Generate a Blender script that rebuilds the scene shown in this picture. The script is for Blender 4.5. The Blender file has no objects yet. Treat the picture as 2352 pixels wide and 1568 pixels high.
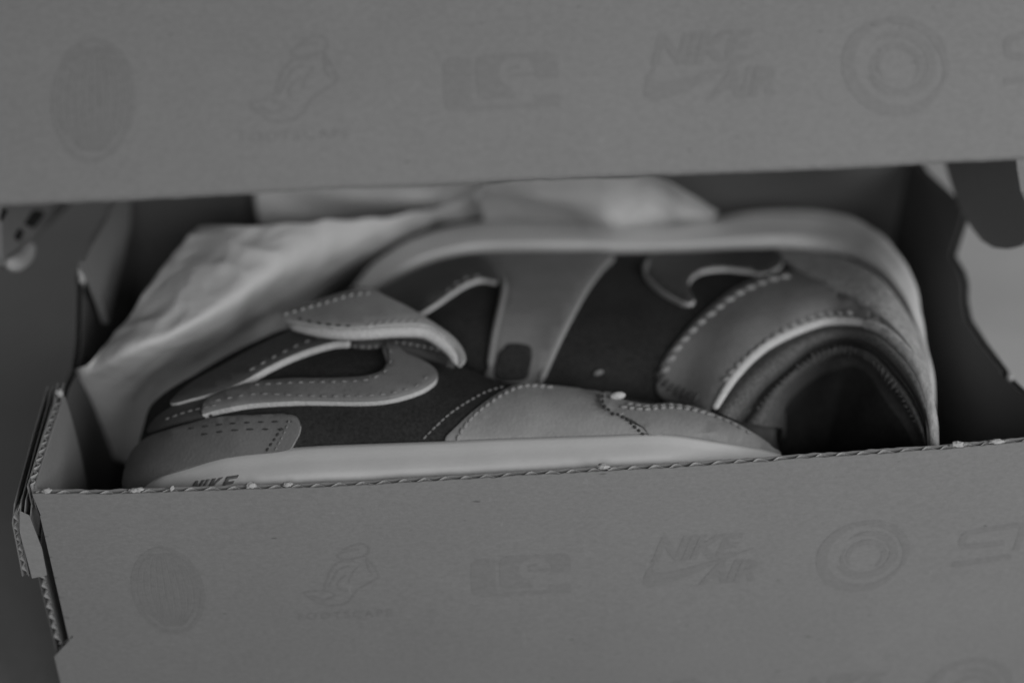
import bpy, bmesh, math, random
from mathutils import Vector, Matrix, noise
from mathutils.bvhtree import BVHTree
from mathutils.geometry import delaunay_2d_cdt, tessellate_polygon

random.seed(7)
R = math.radians
sc = bpy.context.scene
col = sc.collection

# ------------------------------------------------------------------ camera
CAM = Vector((.1397, -.4195, .4495))
PITCH, YAW, ROLL, FPX = R(33.34), R(2.03), R(-1.6), 3782.0
FW = Vector((math.sin(YAW)*math.cos(PITCH), math.cos(YAW)*math.cos(PITCH), -math.sin(PITCH)))
_r = Vector((math.cos(YAW), -math.sin(YAW), 0)); _u = _r.cross(FW)
RT = _r*math.cos(ROLL) + _u*math.sin(ROLL); UP = RT.cross(FW)
cd = bpy.data.cameras.new('camera'); cam = bpy.data.objects.new('camera', cd); col.objects.link(cam)
cam.matrix_world = Matrix(((RT.x, UP.x, -FW.x, CAM.x), (RT.y, UP.y, -FW.y, CAM.y), (RT.z, UP.z, -FW.z, CAM.z), (0, 0, 0, 1)))
cd.sensor_width = 36; cd.lens = FPX/2352*36
cd.clip_start = .01; cd.clip_end = 50
cd.dof.use_dof = True; cd.dof.focus_distance = .530; cd.dof.aperture_fstop = 3.5
sc.camera = cam

# ------------------------------------------------------------------ light
w = bpy.data.worlds.new('World'); sc.world = w; w.use_nodes = True
bg = w.node_tree.nodes['Background']
bg.inputs[0].default_value = (.5, .5, .5, 1); bg.inputs[1].default_value = .15
def area(name, loc, aim, size, power):
    l = bpy.data.lights.new(name, 'AREA'); l.energy = power; l.shape = 'RECTANGLE'; l.size, l.size_y = size
    o = bpy.data.objects.new(name, l); col.objects.link(o); o.location = loc
    o.rotation_euler = (Vector(aim)-Vector(loc)).to_track_quat('-Z', 'Y').to_euler()
    return o
area('window_light', (.80, -.85, .62), (.17, .06, .13), (.45, .45), 4.4)
area('heel_fill', (1.10, -.10, .56), (.20, .08, .12), (.40, .40), 2.7)  # added fill from the right, brightens the rear heel
area('front_fill', (.15, -.62, .47), (.16, .06, .13), (.30, .22), 1.15)  # added fill behind the camera, makes the middle of the front wall brighter
sc.view_settings.view_transform = 'Standard'; sc.view_settings.look = 'None'
sc.view_settings.exposure = 0; sc.view_settings.gamma = 1
sc.render.engine = 'CYCLES'
sc.cycles.use_denoising = True
sc.cycles.max_bounces = 6

# ------------------------------------------------------------------ drafting helpers
# The drawing is 2352 x 1568 units; a drawn point becomes a real point where its
# sight line meets a known height, wall plane or surface of the object.
def ray(px, py):
    return (FW + RT*((px-1176)/FPX) - UP*((py-784)/FPX))
def on_z(px, py, z):
    d = ray(px, py); return CAM + d*((z-CAM.z)/d.z)
def on_y(px, py, y):
    d = ray(px, py); return CAM + d*((y-CAM.y)/d.y)
def on_x(px, py, x):
    d = ray(px, py); return CAM + d*((x-CAM.x)/d.x)

def crom(pts, n, closed=False):
    """resample a polyline through its points with a centripetal-ish Catmull-Rom, n points even in length"""
    P = [Vector(p) for p in pts]; m = len(P); dense = []
    segs = m if closed else m-1
    for i in range(segs):
        if closed: a, b, c, d = P[(i-1) % m], P[i], P[(i+1) % m], P[(i+2) % m]
        else: a, b, c, d = P[max(i-1, 0)], P[i], P[i+1], P[min(i+2, m-1)]
        for k in range(12):
            t = k/12
            dense.append(.5*((2*b)+(c-a)*t+(2*a-5*b+4*c-d)*t*t+(3*b-a-3*c+d)*t**3))
    dense.append(P[0].copy() if closed else P[-1].copy())
    L = [0]
    for i in range(1, len(dense)): L.append(L[-1]+(dense[i]-dense[i-1]).length)
    out = []; j = 0
    for i in range(n):
        s = L[-1]*i/(n if closed else n-1)
        while j < len(L)-2 and L[j+1] < s: j += 1
        q = (s-L[j])/max(L[j+1]-L[j], 1e-12)
        out.append(dense[j].lerp(dense[j+1], min(max(q, 0), 1)))
    return out

def mesh(name, verts, faces, mats, smooth=True, mi=None, sharp=None):
    me = bpy.data.meshes.new(name); me.from_pydata([tuple(v) for v in verts], [], faces)
    for m in (mats if isinstance(mats, (list, tuple)) else [mats]): me.materials.append(m)
    if mi: me.polygons.foreach_set('material_index', mi)
    me.polygons.foreach_set('use_smooth', [smooth]*len(me.polygons))
    me.update()
    bm = bmesh.new(); bm.from_mesh(me); bmesh.ops.recalc_face_normals(bm, faces=bm.faces); bm.to_mesh(me); bm.free()
    if sharp: me.set_sharp_from_angle(angle=R(sharp))
    return me

BASE = {}
def thing(name, label, cat, loc, group=None):
    o = bpy.data.objects.new(name, None); col.objects.link(o); o.location = loc; o.empty_display_size = .02
    o['label'] = label; o['category'] = cat
    if group: o['group'] = group
    BASE[o.name] = Vector(loc)
    return o
def part(name, me, parent, label=None, kind=None):
    o = bpy.data.objects.new(name, me); col.objects.link(o)
    if parent:
        o.parent = parent
        if parent.name in BASE: o.matrix_parent_inverse = Matrix.Translation(-BASE[parent.name])
    if label: o['label'] = label
    if kind: o['kind'] = kind
    return o

def grid_faces(nr, nc, closed=False):
    f = []
    for i in range(nr-1):
        for j in range(nc-1 if not closed else nc):
            k = (j+1) % nc
            f.append((i*nc+j, i*nc+k, (i+1)*nc+k, (i+1)*nc+j))
    return f
def loft(columns, n_along, n_across, bump=None):
    """columns: lists of world points; every column resampled, then rows run through the columns"""
    cs = [crom(c, n_across) for c in columns]
    rows = []
    for j in range(n_across): rows.append(crom([c[j] for c in cs], n_along))
    V = [p for row in rows for p in row]
    if bump: V = [bump(p) for p in V]
    return V, grid_faces(n_across, n_along), rows
def bvh_of(V, F): return BVHTree.FromPolygons([Vector(v) for v in V], F)
def bvh_me(me): return BVHTree.FromPolygons([v.co.copy() for v in me.vertices], [tuple(p.vertices) for p in me.polygons])

def cast(px, py, bvhs):
    d = ray(px, py).normalized(); best = None
    for b in bvhs:
        h = b.ray_cast(CAM, d)
        if h[0] is not None and (best is None or h[3] < best[3]): best = h
    if best is None:
        P0 = CAM + d*.58
        for b in bvhs:
            # nearest surface to the sight line
            for s in (.50, .54, .58, .62, .66):
                h = b.find_nearest(CAM+d*s)
                if h[0] is not None and (best is None or h[3] < best[3]): best = h
    n = best[1].copy()
    if n.dot(d) > 0: n = -n
    return best[0].copy(), n

def inset_poly(P, d):
    n = len(P); A = sum(P[i][0]*P[(i+1) % n][1]-P[(i+1) % n][0]*P[i][1] for i in range(n))
    s = 1 if A > 0 else -1; out = []
    for i in range(n):
        a, b, c = Vector(P[i-1]), Vector(P[i]), Vector(P[(i+1) % n])
        t = (c-a)
        if t.length < 1e-6: out.append(tuple(b)); continue
        t.normalize(); nn = Vector((-t.y, t.x))*s
        out.append(tuple(b+nn*d))
    return out
def inside(p, P):
    r = False; n = len(P); x, y = p
    for i in range(n):
        (x1, y1), (x2, y2) = P[i], P[i-1]
        if (y1 > y) != (y2 > y) and x < (x2-x1)*(y-y1)/(y2-y1)+x1: r = not r
    return r
def panel_mesh(name, outline, bases, t, mats, step=26, smooth_n=None, bevel=4.0, puff=0, lift=0):
    """cut piece of sheet stock laid on the surface: rounded top rim, side walls in the raw-edge material"""
    if smooth_n: O = [(p.x, p.y) for p in crom([Vector((x, y, 0)) for x, y in outline], smooth_n, True)]
    else: O = list(outline)
    I = inset_poly(O, bevel)
    n = len(O)
    pts = [Vector(p) for p in O]; ring = []
    for p in I:
        if inside(p, O): pts.append(Vector(p)); ring.append(len(pts)-1)
    xs = [p[0] for p in O]; ys = [p[1] for p in O]
    x = min(xs)+step/2
    while x < max(xs):
        y = min(ys)+step/2
        while y < max(ys):
            if inside((x, y), O) and min((x-a)**2+(y-b)**2 for a, b in O) > (bevel*1.8)**2: pts.append(Vector((x, y)))
            y += step
        x += step
    res = delaunay_2d_cdt(pts, [(i, (i+1) % n) for i in range(n)], [], 1, 1e-4)
    vs, fs, ov = res[0], res[2], res[3]
    top, bot = [], []
    for i, v in enumerate(vs):
        o = ov[i]; rim = any(k < n for k in o)
        P, N = cast(v.x, v.y, bases)
        h = t*.72 if rim else t
        if puff and not rim:
            dd = math.sqrt(min((v.x-a)**2+(v.y-b)**2 for a, b in O)); h += puff*(1-math.exp(-dd/25))
        top.append(P+N*(h+lift)); bot.append(P-N*(.0012-lift))
    m = len(vs); V = top+bot
    F = [tuple(f) for f in fs]; MI = [0]*len(F)
    from collections import Counter
    C = Counter()
    for f in fs:
        for a, b in zip(f, list(f[1:])+[f[0]]): C[frozenset((a, b))] += 1
    for f in fs:
        for a, b in zip(f, list(f[1:])+[f[0]]):
            if C[frozenset((a, b))] == 1: F.append((b, a, a+m, b+m)); MI.append(1)
    return mesh(name, V, F, mats, True, MI, 50)

def bead_mesh(name, items, mat, seg=6, rings=4):
    """items: (centre, tangent, normal, half length, radius)"""
    V, F = [], []
    for c, t, n, hl, r in items:
        t = t.normalized(); n = (n-t*n.dot(t)).normalized(); b = t.cross(n); o = len(V)
        for i in range(rings+1):
            a = math.pi*i/rings; cx, sr = -math.cos(a)*hl, max(math.sin(a), .12)*r
            for k in range(seg):
                q = 2*math.pi*k/seg
                V.append(c+t*cx+(b*math.cos(q)+n*math.sin(q))*sr)
        for i in range(rings):
            for k in range(seg): F.append((o+i*seg+k, o+i*seg+(k+1) % seg, o+(i+1)*seg+(k+1) % seg, o+(i+1)*seg+k))
        F.append(tuple(o+k for k in range(seg))[::-1]); F.append(tuple(o+rings*seg+k for k in range(seg)))
    return mesh(name, V, F, mat, True)
def stitch_mesh(name, path, bvhs, pitch, hl, r, mat, lift=0.0002, tilt=0.0):
    L = sum((Vector(path[i+1])-Vector(path[i])).length for i in range(len(path)-1))
    n = max(3, int(L/pitch)+1)
    pp = crom([Vector((x, y, 0)) for x, y in path], n)
    hits = [cast(p.x, p.y, bvhs) for p in pp]; items = []
    for i, (P, N) in enumerate(hits):
        T = hits[min(i+1, n-1)][0]-hits[max(i-1, 0)][0]
        if T.length < 1e-7: continue
        if tilt: T = Matrix.Rotation(tilt+random.uniform(-.12, .12), 3, N) @ T
        items.append((P+N*lift, T, N, hl*random.uniform(.85, 1.1), r*.86*random.uniform(.88, 1.1)))
    return bead_mesh(name, items, mat)
def tube_mesh(name, pts, rad, mat, n=None, seg=8, taper=0.0):
    pp = crom(pts, n or len(pts)*4); V, F = [], []; m = len(pp)
    for i, p in enumerate(pp):
        t = (pp[min(i+1, m-1)]-pp[max(i-1, 0)]).normalized()
        b = t.cross(Vector((0, 0, 1))); b = b.normalized() if b.length > 1e-5 else Vector((1, 0, 0)); nn = b.cross(t)
        q = i/(m-1); rr = rad*(1-taper*abs(2*q-1)**4)
        rr = rr if 0 < i < m-1 else rr*.5
        for k in range(seg):
            a = 2*math.pi*k/seg; V.append(p+(b*math.cos(a)+nn*math.sin(a))*rr)
    F = grid_faces(m, seg, True); F.append(tuple(range(seg))[::-1]); F.append(tuple((m-1)*seg+k for k in range(seg)))
    return mesh(name, V, F, mat, True)

# ------------------------------------------------------------------ materials
def mat(name, base, rough=.6, spec=.3, build=None):
    m = bpy.data.materials.new(name); m.use_nodes = True; nt = m.node_tree; b = nt.nodes['Principled BSDF']
    b.inputs['Base Color'].default_value = (base, base, base, 1); b.inputs['Roughness'].default_value = rough
    b.inputs['Specular IOR Level'].default_value = spec
    if build: build(nt, b, base)
    return m
def nz(nt, scale, detail=4, rough=.6, stretch=None):
    tc = nt.nodes.new('ShaderNodeTexCoord'); n = nt.nodes.new('ShaderNodeTexNoise')
    n.inputs['Scale'].default_value = scale; n.inputs['Detail'].default_value = detail; n.inputs['Roughness'].default_value = rough
    if stretch:
        mp = nt.nodes.new('ShaderNodeMapping'); mp.inputs['Scale'].default_value = stretch
        nt.links.new(tc.outputs['Object'], mp.inputs['Vector']); nt.links.new(mp.outputs[0], n.inputs['Vector'])
    else: nt.links.new(tc.outputs['Object'], n.inputs['Vector'])
    return n.outputs['Fac']
def mr(nt, src, a, b, c, d):
    n = nt.nodes.new('ShaderNodeMapRange'); n.clamp = True
    for i, v in enumerate((a, b, c, d)): n.inputs[i+1].default_value = v
    nt.links.new(src, n.inputs[0]); return n.outputs[0]
def mul(nt, a, b, op='MULTIPLY'):
    n = nt.nodes.new('ShaderNodeMath'); n.operation = op
    for i, v in enumerate((a, b)):
        if isinstance(v, (int, float)): n.inputs[i].default_value = v
        else: nt.links.new(v, n.inputs[i])
    return n.outputs[0]
def bump(nt, b, h, dist, strength=1.0):
    n = nt.nodes.new('ShaderNodeBump'); n.inputs['Strength'].default_value = strength; n.inputs['Distance'].default_value = dist
    nt.links.new(h, n.inputs['Height']); nt.links.new(n.outputs[0], b.inputs['Normal'])
def setc(nt, b, v):
    n = nt.nodes.new('ShaderNodeCombineColor')
    for i in range(3): nt.links.new(v, n.inputs[i])
    nt.links.new(n.outputs[0], b.inputs['Base Color'])

def card_build(nt, b, base):
    fibre = mr(nt, nz(nt, 800, 3, .65, (.6, 1, 1.1)), .3, .7, .93, 1.07)
    fine = mr(nt, nz(nt, 1500, 2, .6, (.5, 1, 1)), .3, .7, .97, 1.03)
    blot = mr(nt, nz(nt, 22, 3), .3, .7, .97, 1.03)
    speck = mr(nt, nz(nt, 420, 1, .4, (.5, 1, 1.3)), .15, .22, .6, 1.0)
    pale = mr(nt, nz(nt, 310, 2, .5, (1, 1, .5)), .70, .78, 1.0, 1.10)
    v = mul(nt, mul(nt, mul(nt, fibre, fine), mul(nt, blot, speck)), mul(nt, pale, base)); setc(nt, b, v)
    bump(nt, b, nz(nt, 1100, 4, .65, (.7, 1, 1)), .00015, .5)
def leather_build(nt, b, base):
    v = mul(nt, mul(nt, mr(nt, nz(nt, 900, 3), .3, .7, .95, 1.05), mr(nt, nz(nt, 70, 5), .3, .7, .86, 1.12)), base); setc(nt, b, v)
    tc = nt.nodes.new('ShaderNodeTexCoord'); vo = nt.nodes.new('ShaderNodeTexVoronoi'); vo.inputs['Scale'].default_value = 950
    nt.links.new(tc.outputs['Object'], vo.inputs['Vector'])
    bump(nt, b, mul(nt, vo.outputs['Distance'], nz(nt, 260, 5, .7), 'ADD'), .00018, .5)
def suede_build(nt, b, base):
    v = mul(nt, mul(nt, mr(nt, nz(nt, 900, 4, .7), .3, .7, .6, 1.4), mr(nt, nz(nt, 60, 3), .3, .7, .85, 1.15)), base); setc(nt, b, v)
    bump(nt, b, nz(nt, 1600, 3), .0004, .8)
def rubber_build(nt, b, base):
    v = mul(nt, mul(nt, mr(nt, nz(nt, 60, 4), .3, .7, .96, 1.04), mr(nt, nz(nt, 330, 2), .16, .22, .8, 1)), base); setc(nt, b, v)
    bump(nt, b, nz(nt, 800, 3), .00012, .5)
def knit_build(nt, b, base):
    v = mul(nt, mr(nt, nz(nt, 420, 4, .7, (1, .6, .5)), .34, .66, .72, 1.2), base); setc(nt, b, v)
    bump(nt, b, nz(nt, 420, 4, .7, (1, .6, .5)), .0012, .9)
def raw_build(nt, b, base):
    v = mul(nt, mr(nt, nz(nt, 1100, 3), .3, .7, .85, 1.1), base); setc(nt, b, v)
    bump(nt, b, nz(nt, 900, 3), .0006, .8)
def paper_build(nt, b, base):
    v = mul(nt, mr(nt, nz(nt, 35, 4), .3, .7, .96, 1.04), base); setc(nt, b, v)
    bump(nt, b, nz(nt, 55, 5, .6), .003, .35)
    b.inputs['Subsurface Weight'].default_value = 0
def cloth_build(nt, b, base):
    v = mul(nt, mul(nt, mr(nt, nz(nt, 900, 2), .3, .7, .9, 1.1), mr(nt, nz(nt, 9, 3), .3, .7, .92, 1.08)), base); setc(nt, b, v)
    bump(nt, b, nz(nt, 25, 4), .004, .4)

CARD = .262
M_card = mat('cardboard', CARD, .9, .12, card_build)
M_cardshade = mat('cardboard_shaded', .125, .9, .1, card_build)  # darker copy of the cardboard: shade inside the box put into its colour
M_ink = mat('print_ink', CARD*.915, .85, .15, card_build)
M_lite = mat('pale_liner_paper', .31, .9, .1, card_build)
M_fibre = mat('torn_fibre', .52, .95, .05, raw_build)
M_flute = mat('flute_paper', .40, .95, .05, raw_build)
M_grey = mat('grey_leather', .31, .5, .35, leather_build)
M_toe = mat('toe_leather', .15, .6, .3, leather_build)
M_heel = mat('heel_leather', .25, .6, .3, leather_build)
M_grey2 = mat('mid_grey_leather', .19, .5, .35, leather_build)
M_collar = mat('collar_leather', .20, .5, .35, leather_build)
M_dark = mat('dark_suede', .035, .95, .1, suede_build)
M_char = mat('charcoal_leather', .075, .6, .3, leather_build)
M_black = mat('opening_shade', .055, .95, .05, suede_build)  # shade inside the foot opening, given as a near-black colour
M_raw = mat('raw_pale_edge', .60, .9, .1, raw_build)
M_sole = mat('white_rubber', .62, .65, .2, rubber_build)
M_knit = mat('rough_heel_textile', .40, .95, .1, knit_build)
M_lin = mat('collar_lining', .12, .95, .1, suede_build)
M_thread = mat('pale_thread', .31, .8, .2, raw_build)
M_thread_m = mat('grey_thread', .24, .8, .2, raw_build)
M_thread_d = mat('dark_thread', .05, .8, .2, raw_build)
M_mark = mat('grey_mark_ink', .15, .6, .2)
M_paper = mat('wrapping_paper', .70, 1.0, .02, paper_build)
M_table = mat('dark_table_cloth', .30, .95, .1, cloth_build)
M_sheet = mat('pale_sheet', .58, .95, .1, cloth_build)

# ------------------------------------------------------------------ setting
def sheet_mesh(name, x0, x1, y0, y1, z, m, amp, nx=60, ny=60):
    V = []
    for j in range(ny+1):
        for i in range(nx+1):
            x = x0+(x1-x0)*i/nx; y = y0+(y1-y0)*j/ny
            V.append((x, y, z+amp*noise.noise((x*9, y*9, 3.1))))
    return mesh(name, V, grid_faces(ny+1, nx+1), m)
o = part('ground', sheet_mesh('ground', -1.5, 1.8, -.9, 2.4, -.006, M_table, .0), None); o['kind'] = 'structure'
o = part('pale_sheet', sheet_mesh('pale_sheet', .20, 1.3, -.4, 1.6, -.003, M_sheet, .0018), None)
o['label'] = 'pale cloth sheet spread under the right end of the shoebox'; o['category'] = 'cloth'

# ------------------------------------------------------------------ shoebox
L, D, H = .33, .21, .125
box = thing('shoebox', 'open grey cardboard shoebox with printed marks and its hinged lid raised', 'shoebox', (L/2, D/2, 0))
LN, GAP = .0004, .0022            # liner thickness, flute gap
def jit(x, s, a): return a*noise.noise((x*s, 1.7, 4.2))
def extrude_poly(P2, place, th):
    """P2 outline in 2D, place(u, v, w) -> world; a slab of thickness th"""
    tri = tessellate_polygon([[Vector((u, v, 0)) for u, v in P2]]); n = len(P2)
    V = [place(u, v, 0) for u, v in P2]+[place(u, v, th) for u, v in P2]
    F = [tuple(t) for t in tri]+[tuple(k+n for k in t[::-1]) for t in tri]
    F += [(i, (i+1) % n, (i+1) % n+n, i+n) for i in range(n)]
    return V, F
def join(*parts):
    V, F = [], []
    for v, f in parts:
        o = len(V); V += list(v); F += [tuple(k+o for k in q) for q in f]
    return V, F
# front wall: top edge follows the slightly bowed rim; slit and step at the left end
rim = [(-.0005, .1240)]
for px, py in ((235, 1135), (331, 1131), (459, 1125), (555, 1122), (683, 1118), (811, 1112), (971, 1102), (1054, 1098), (1254, 1085), (1414, 1077), (1574, 1068), (1734, 1058), (1830, 1051), (2026, 1040), (2174, 1030), (2352, 1015)):
    p = on_y(px, py, 0); rim.append((p.x, p.z))
rim.append((L+.012, rim[-1][1]+.0015))
def rim_z(x):
    for (a, za), (b, zb) in zip(rim, rim[1:]):
        if x <= b: return za+(zb-za)*(x-a)/(b-a)
    return rim[-1][1]
def bow(x, z):
    """the wall bellies a little towards the viewer between its corners"""
    u = min(max(x/L, 0), 1); return -.0022*math.sin(math.pi*u)*(1-abs(z/H-.55)*1.3)
def front_liner(y0, th, dz, s):
    nx = 330; nzv = 14; V = []; F = []
    for side in (0, 1):
        for i in range(nx+1):
            x = (L+.011)*i/nx; zt = rim_z(x)+dz+jit(x, 420, .00035)+jit(x+s, 90, .0003)
            left = 0
            for j in range(nzv+1):
                z = .0005+(zt-.0005)*j/nzv
                xx = x
                if i == 0:  # left end: slit edge leans in, step below the slit
                    xx = .0002+.0026*min(1, max(0, .1235-z)/.02) if z > .062 else -.0052
                V.append(Vector((xx, y0+bow(xx, z)+(th if side else 0), z)))
    n1 = (nx+1)*(nzv+1)
    for i in range(nx):
        for j in range(nzv):
            a = i*(nzv+1)+j; b = a+nzv+1
            F.append((a, b, b+1, a+1)); F.append((a+n1, a+1+n1, b+1+n1, b+n1))
        a = i*(nzv+1)+nzv; b = a+nzv+1
        F.append((a, b, b+n1, a+n1))
        a = i*(nzv+1); b = a+nzv+1; F.append((a+n1, b+n1, b, a))
    for i in (0, nx):
        for j in range(nzv):
            a = i*(nzv+1)+j; F.append((a, a+1, a+1+n1, a+n1))
    return V, F
V, F = join(front_liner(0, LN, 0, .3), front_liner(LN+GAP, LN, -.0003, .9))
fw = part('front_wall', mesh('front_wall', V, F, M_card, True, sharp=40), box)
def flute(x0, x1, pitch, place, depth, seg=10):
    """corrugated medium: sine sheet between the liners; place(s, w, v): along, across the gap (0..1), down the flute"""
    V, F = [], []; n = int((x1-x0)/pitch*seg)
    for i in range(n+1):
        s = x0+(x1-x0)*i/n; ph = 2*math.pi*(s-x0)/pitch+1.1*noise.noise((s*60, .3, .9))
        q = .5+.5*math.sin(ph)
        for k, v in enumerate((0, -depth)):
            for e in (-.07, .07): V.append(place(s, min(max(q+e, -.02), 1.02), v+(.0003*noise.noise((s*300, 2, 2)) if k == 0 else 0)))
    for i in range(n):
        a = i*4; b = a+4
        F += [(a, b, b+1, a+1), (a, a+2, b+2, b), (a+1, b+1, b+3, a+3), (a+2, a+3, b+3, b+2)]
    return V, F
V, F = flute(.001, L, .0068, lambda s, q, v: Vector((s, LN+GAP*q+bow(s, .12), rim_z(s)-.0003+v)), .012)
part('flute', mesh('flute', V, F, M_flute), fw)
# fluffs of torn paper on the rim
def fluff(name, c, r, parent, seed):
    bm = bmesh.new(); bmesh.ops.create_icosphere(bm, subdivisions=3, radius=1)
    for v in bm.verts:
        d = v.co.normalized(); k = 1+.5*noise.noise(d*2.1+Vector((seed, 0, 0)))+.3*noise.noise(d*6+Vector((0, seed, 0)))
        v.co = Vector((d.x*r[0], d.y*r[1], d.z*r[2]))*k+Vector(c)
    me = bpy.data.meshes.new(name); bm.to_mesh(me); bm.free(); me.materials.append(M_fibre)
    me.polygons.foreach_set('use_smooth', [True]*len(me.polygons)); return part(name, me, parent)
for i, (px, py, rx) in enumerate(((312, 1126, 2.4), (395, 1124, .8), (575, 1113, 1.6), (660, 1109, 1.6), (1385, 1069, 2.0), (2200, 1016, 2.0), (2290, 1008, 2.4), (108, 1133, 1.6))):
    p = on_y(px, py, .0012)
    fluff('torn_fibre', (p.x, .0013, rim_z(p.x)+.0002), (.001*rx, .0011, .0006+.0002*(i % 3)), fw, i*3.3)

# other walls and floor of the box
def board(name, P2, place, parent, m=M_cardshade, flutes=None, th=.0029):
    a = extrude_poly(P2, lambda u, v, w: place(u, v, w), LN)
    b = extrude_poly(P2, lambda u, v, w: place(u, v, w+th-LN), LN)
    me = mesh(name, *join(a, b), m, False); ob = part(name, me, parent)
    return ob
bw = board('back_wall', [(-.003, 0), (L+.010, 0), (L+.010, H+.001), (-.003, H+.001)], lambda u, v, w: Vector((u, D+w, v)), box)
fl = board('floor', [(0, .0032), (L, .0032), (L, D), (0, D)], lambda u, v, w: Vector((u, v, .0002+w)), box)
# right wall: cut with a raised tab and a notch, seen from inside
pr = lambda px, py: (lambda p: (p.y, p.z))(on_x(px, py, L+.007))
rw_out = [(.004, 0), (D-.0005, 0), (D-.0005, .1235)] + [pr(*q) for q in ((2120, 394), (2204, 481), (2207, 500), (2192, 589), (2214, 626), (2222, 652), (2225, 692), (2236, 734), (2270, 788), (2314, 849), (2317, 860), (2352, 896))] + [(.004, .127)]
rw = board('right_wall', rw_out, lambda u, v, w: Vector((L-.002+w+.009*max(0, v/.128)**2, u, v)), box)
for i, (px, py) in enumerate(((2320, 866), (2168, 672))):
    p = on_x(px, py, L+.006); fluff('torn_fibre', p, (.0010, .0016, .0018), rw, 20+i)
# left wall: lower panel with its cut front edge showing the flutes
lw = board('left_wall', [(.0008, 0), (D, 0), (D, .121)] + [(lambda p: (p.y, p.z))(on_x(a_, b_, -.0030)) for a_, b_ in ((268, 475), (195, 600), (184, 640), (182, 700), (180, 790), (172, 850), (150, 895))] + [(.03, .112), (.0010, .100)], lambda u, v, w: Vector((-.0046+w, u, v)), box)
V, F = flute(.058, .1, .0046, lambda s, q, v: Vector((-.0046+LN+GAP*q, .0010+.0002-v, s)), .01)
part('flute', mesh('flute', V, F, M_flute), lw)
# roll-over flap outside it: two layers folded together
def flap_place(dx): return lambda u, v, w: Vector((-.0095+dx+w+.0035*max(0, (v-.105)/.02)**1.3-.0035*max(0, (.105-v)/.02)*.0, u, v))
def flap_poly(e): return [(.0005, .0895), (.006, .088), (.02, .094), (.058, .108), (.060, .1245+e), (.03, .1215+e), (.004, .1175+e), (.0005, .112)]
for dx, e in ((0, 0), (.0036, .0012)):
    ob = board('side_flap', flap_poly(e), flap_place(dx), box, M_card, th=.0024)
    if dx: continue
    V, F = flute(.090, .117, .0042, lambda s, q, v, dx=dx: Vector((-.0095+dx+LN+(.0024-2*LN)*q+.0035*max(0, (s-.105)/.02)**1.3, .0007-v, s)), .008)
    part('flute', mesh('flute', V, F, M_flute), ob)
V, F = extrude_poly([(0, 0), (.0058, .001), (.0062, .012), (.0044, .026), (.0014, .0280), (-.0004, .02)], lambda u, v, w: Vector((-.0060+u*.86, -.0008+w, .0895+v)), .0006)
part('fold_lining', mesh('fold_lining', V, F, M_lite, False), box)
# corner tab folded back from the front wall, rounded at its free end
tab2 = [(.0032, .116), (.010, .112), (.014, .10), (.016, .03), (.0552, .03), (.0556, .080), (.0553, .095), (.0546, .108), (.0532, .118), (.0515, .1255), (.0495, .1272), (.047, .1262), (.03, .1258), (.0032, .1248)]
V, F = join(extrude_poly(tab2, lambda u, v, w: Vector((.0004+w+.0012*(u/.055)**2, u, v)), LN), extrude_poly(tab2, lambda u, v, w: Vector((-.0020+w+.0012*(u/.055)**2, u, v)), LN))
tab = part('corner_tab', mesh('corner_tab', V, F, M_card, False), box)
V, F = flute(.0035, .049, .0044, lambda s, q, v: Vector((-.0016+.0020*q+.0012*(s/.055)**2, s, .1252+.0006*(s/.05)+v)), .01)
part('flute', mesh('flute', V, F, M_flute), tab)
p = on_x(137, 903, .001); fluff('torn_fibre', p, (.0012, .0012, .0014), tab, 31)
# rear corner tab, its point hanging into the box
q = [on_x(a, b, .004) for a, b in ((274, 440), (302, 440), (300, 520), (282, 600), (262, 690), (250, 742), (236, 700), (212, 640), (195, 600), (214, 560), (250, 500))]
V, F = extrude_poly([(v.y, v.z) for v in q], lambda u, v, w: Vector((.004-w, u, v)), .0025)
rt = part('corner_tab', mesh('corner_tab', V, F, M_card, False), box)
fluff('torn_fibre', on_x(188, 632, .0005), (.0012, .002, .0042), rt, 40)

# lid: hinged on the back wall, raised; its front lip faces the viewer
A = R(45.6); HY, HZ, LD, LIP = .213, .127, .221, .0810
def lid_place(u, v, w):   # u along x, v from hinge to the front, w outward from the top panel
    return Vector((u, HY-v*math.cos(A)+w*math.sin(A), HZ+v*math.sin(A)+w*math.cos(A)))
X0, X1 = -.005, L+.006
V, F = extrude_poly([(X0, 0), (X1, 0), (X1, LD-.003), (X0, LD-.003)], lambda u, v, w: lid_place(u, v, w-.003), .003)
lid = part('lid', mesh('lid', V, F, M_card, False), box)
def lip_liner(o, th, e0):
    nx = 160; nv = 10; V, F = [], []
    for side in (0, 1):
        for i in range(nx+1):
            x = X0+(X1-X0)*i/nx; e = LIP+jit(x+e0, 300, .0003)+jit(x, 25, .0005)
            for j in range(nv+1):
                d = e*j/nv; V.append(lid_place(x, LD-o-(th if side else 0)+.0015*math.sin(math.pi*(x-X0)/(X1-X0))*j/nv, -d))
    n1 = (nx+1)*(nv+1)
    for i in range(nx):
        for j in range(nv):
            a = i*(nv+1)+j; b = a+nv+1; F += [(a, b, b+1, a+1), (a+n1, a+1+n1, b+1+n1, b+n1)]
        a = i*(nv+1)+nv; b = a+nv+1; F.append((a, b, b+n1, a+n1))
        a = i*(nv+1); b = a+nv+1; F.append((a, a+n1, b+n1, b))
    return V, F
V, F = join(lip_liner(0, LN, 0), lip_liner(.0025, LN, .5))
lip = part('lid_lip', mesh('lid_lip', V, F, M_card, True, sharp=40), lid)
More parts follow.
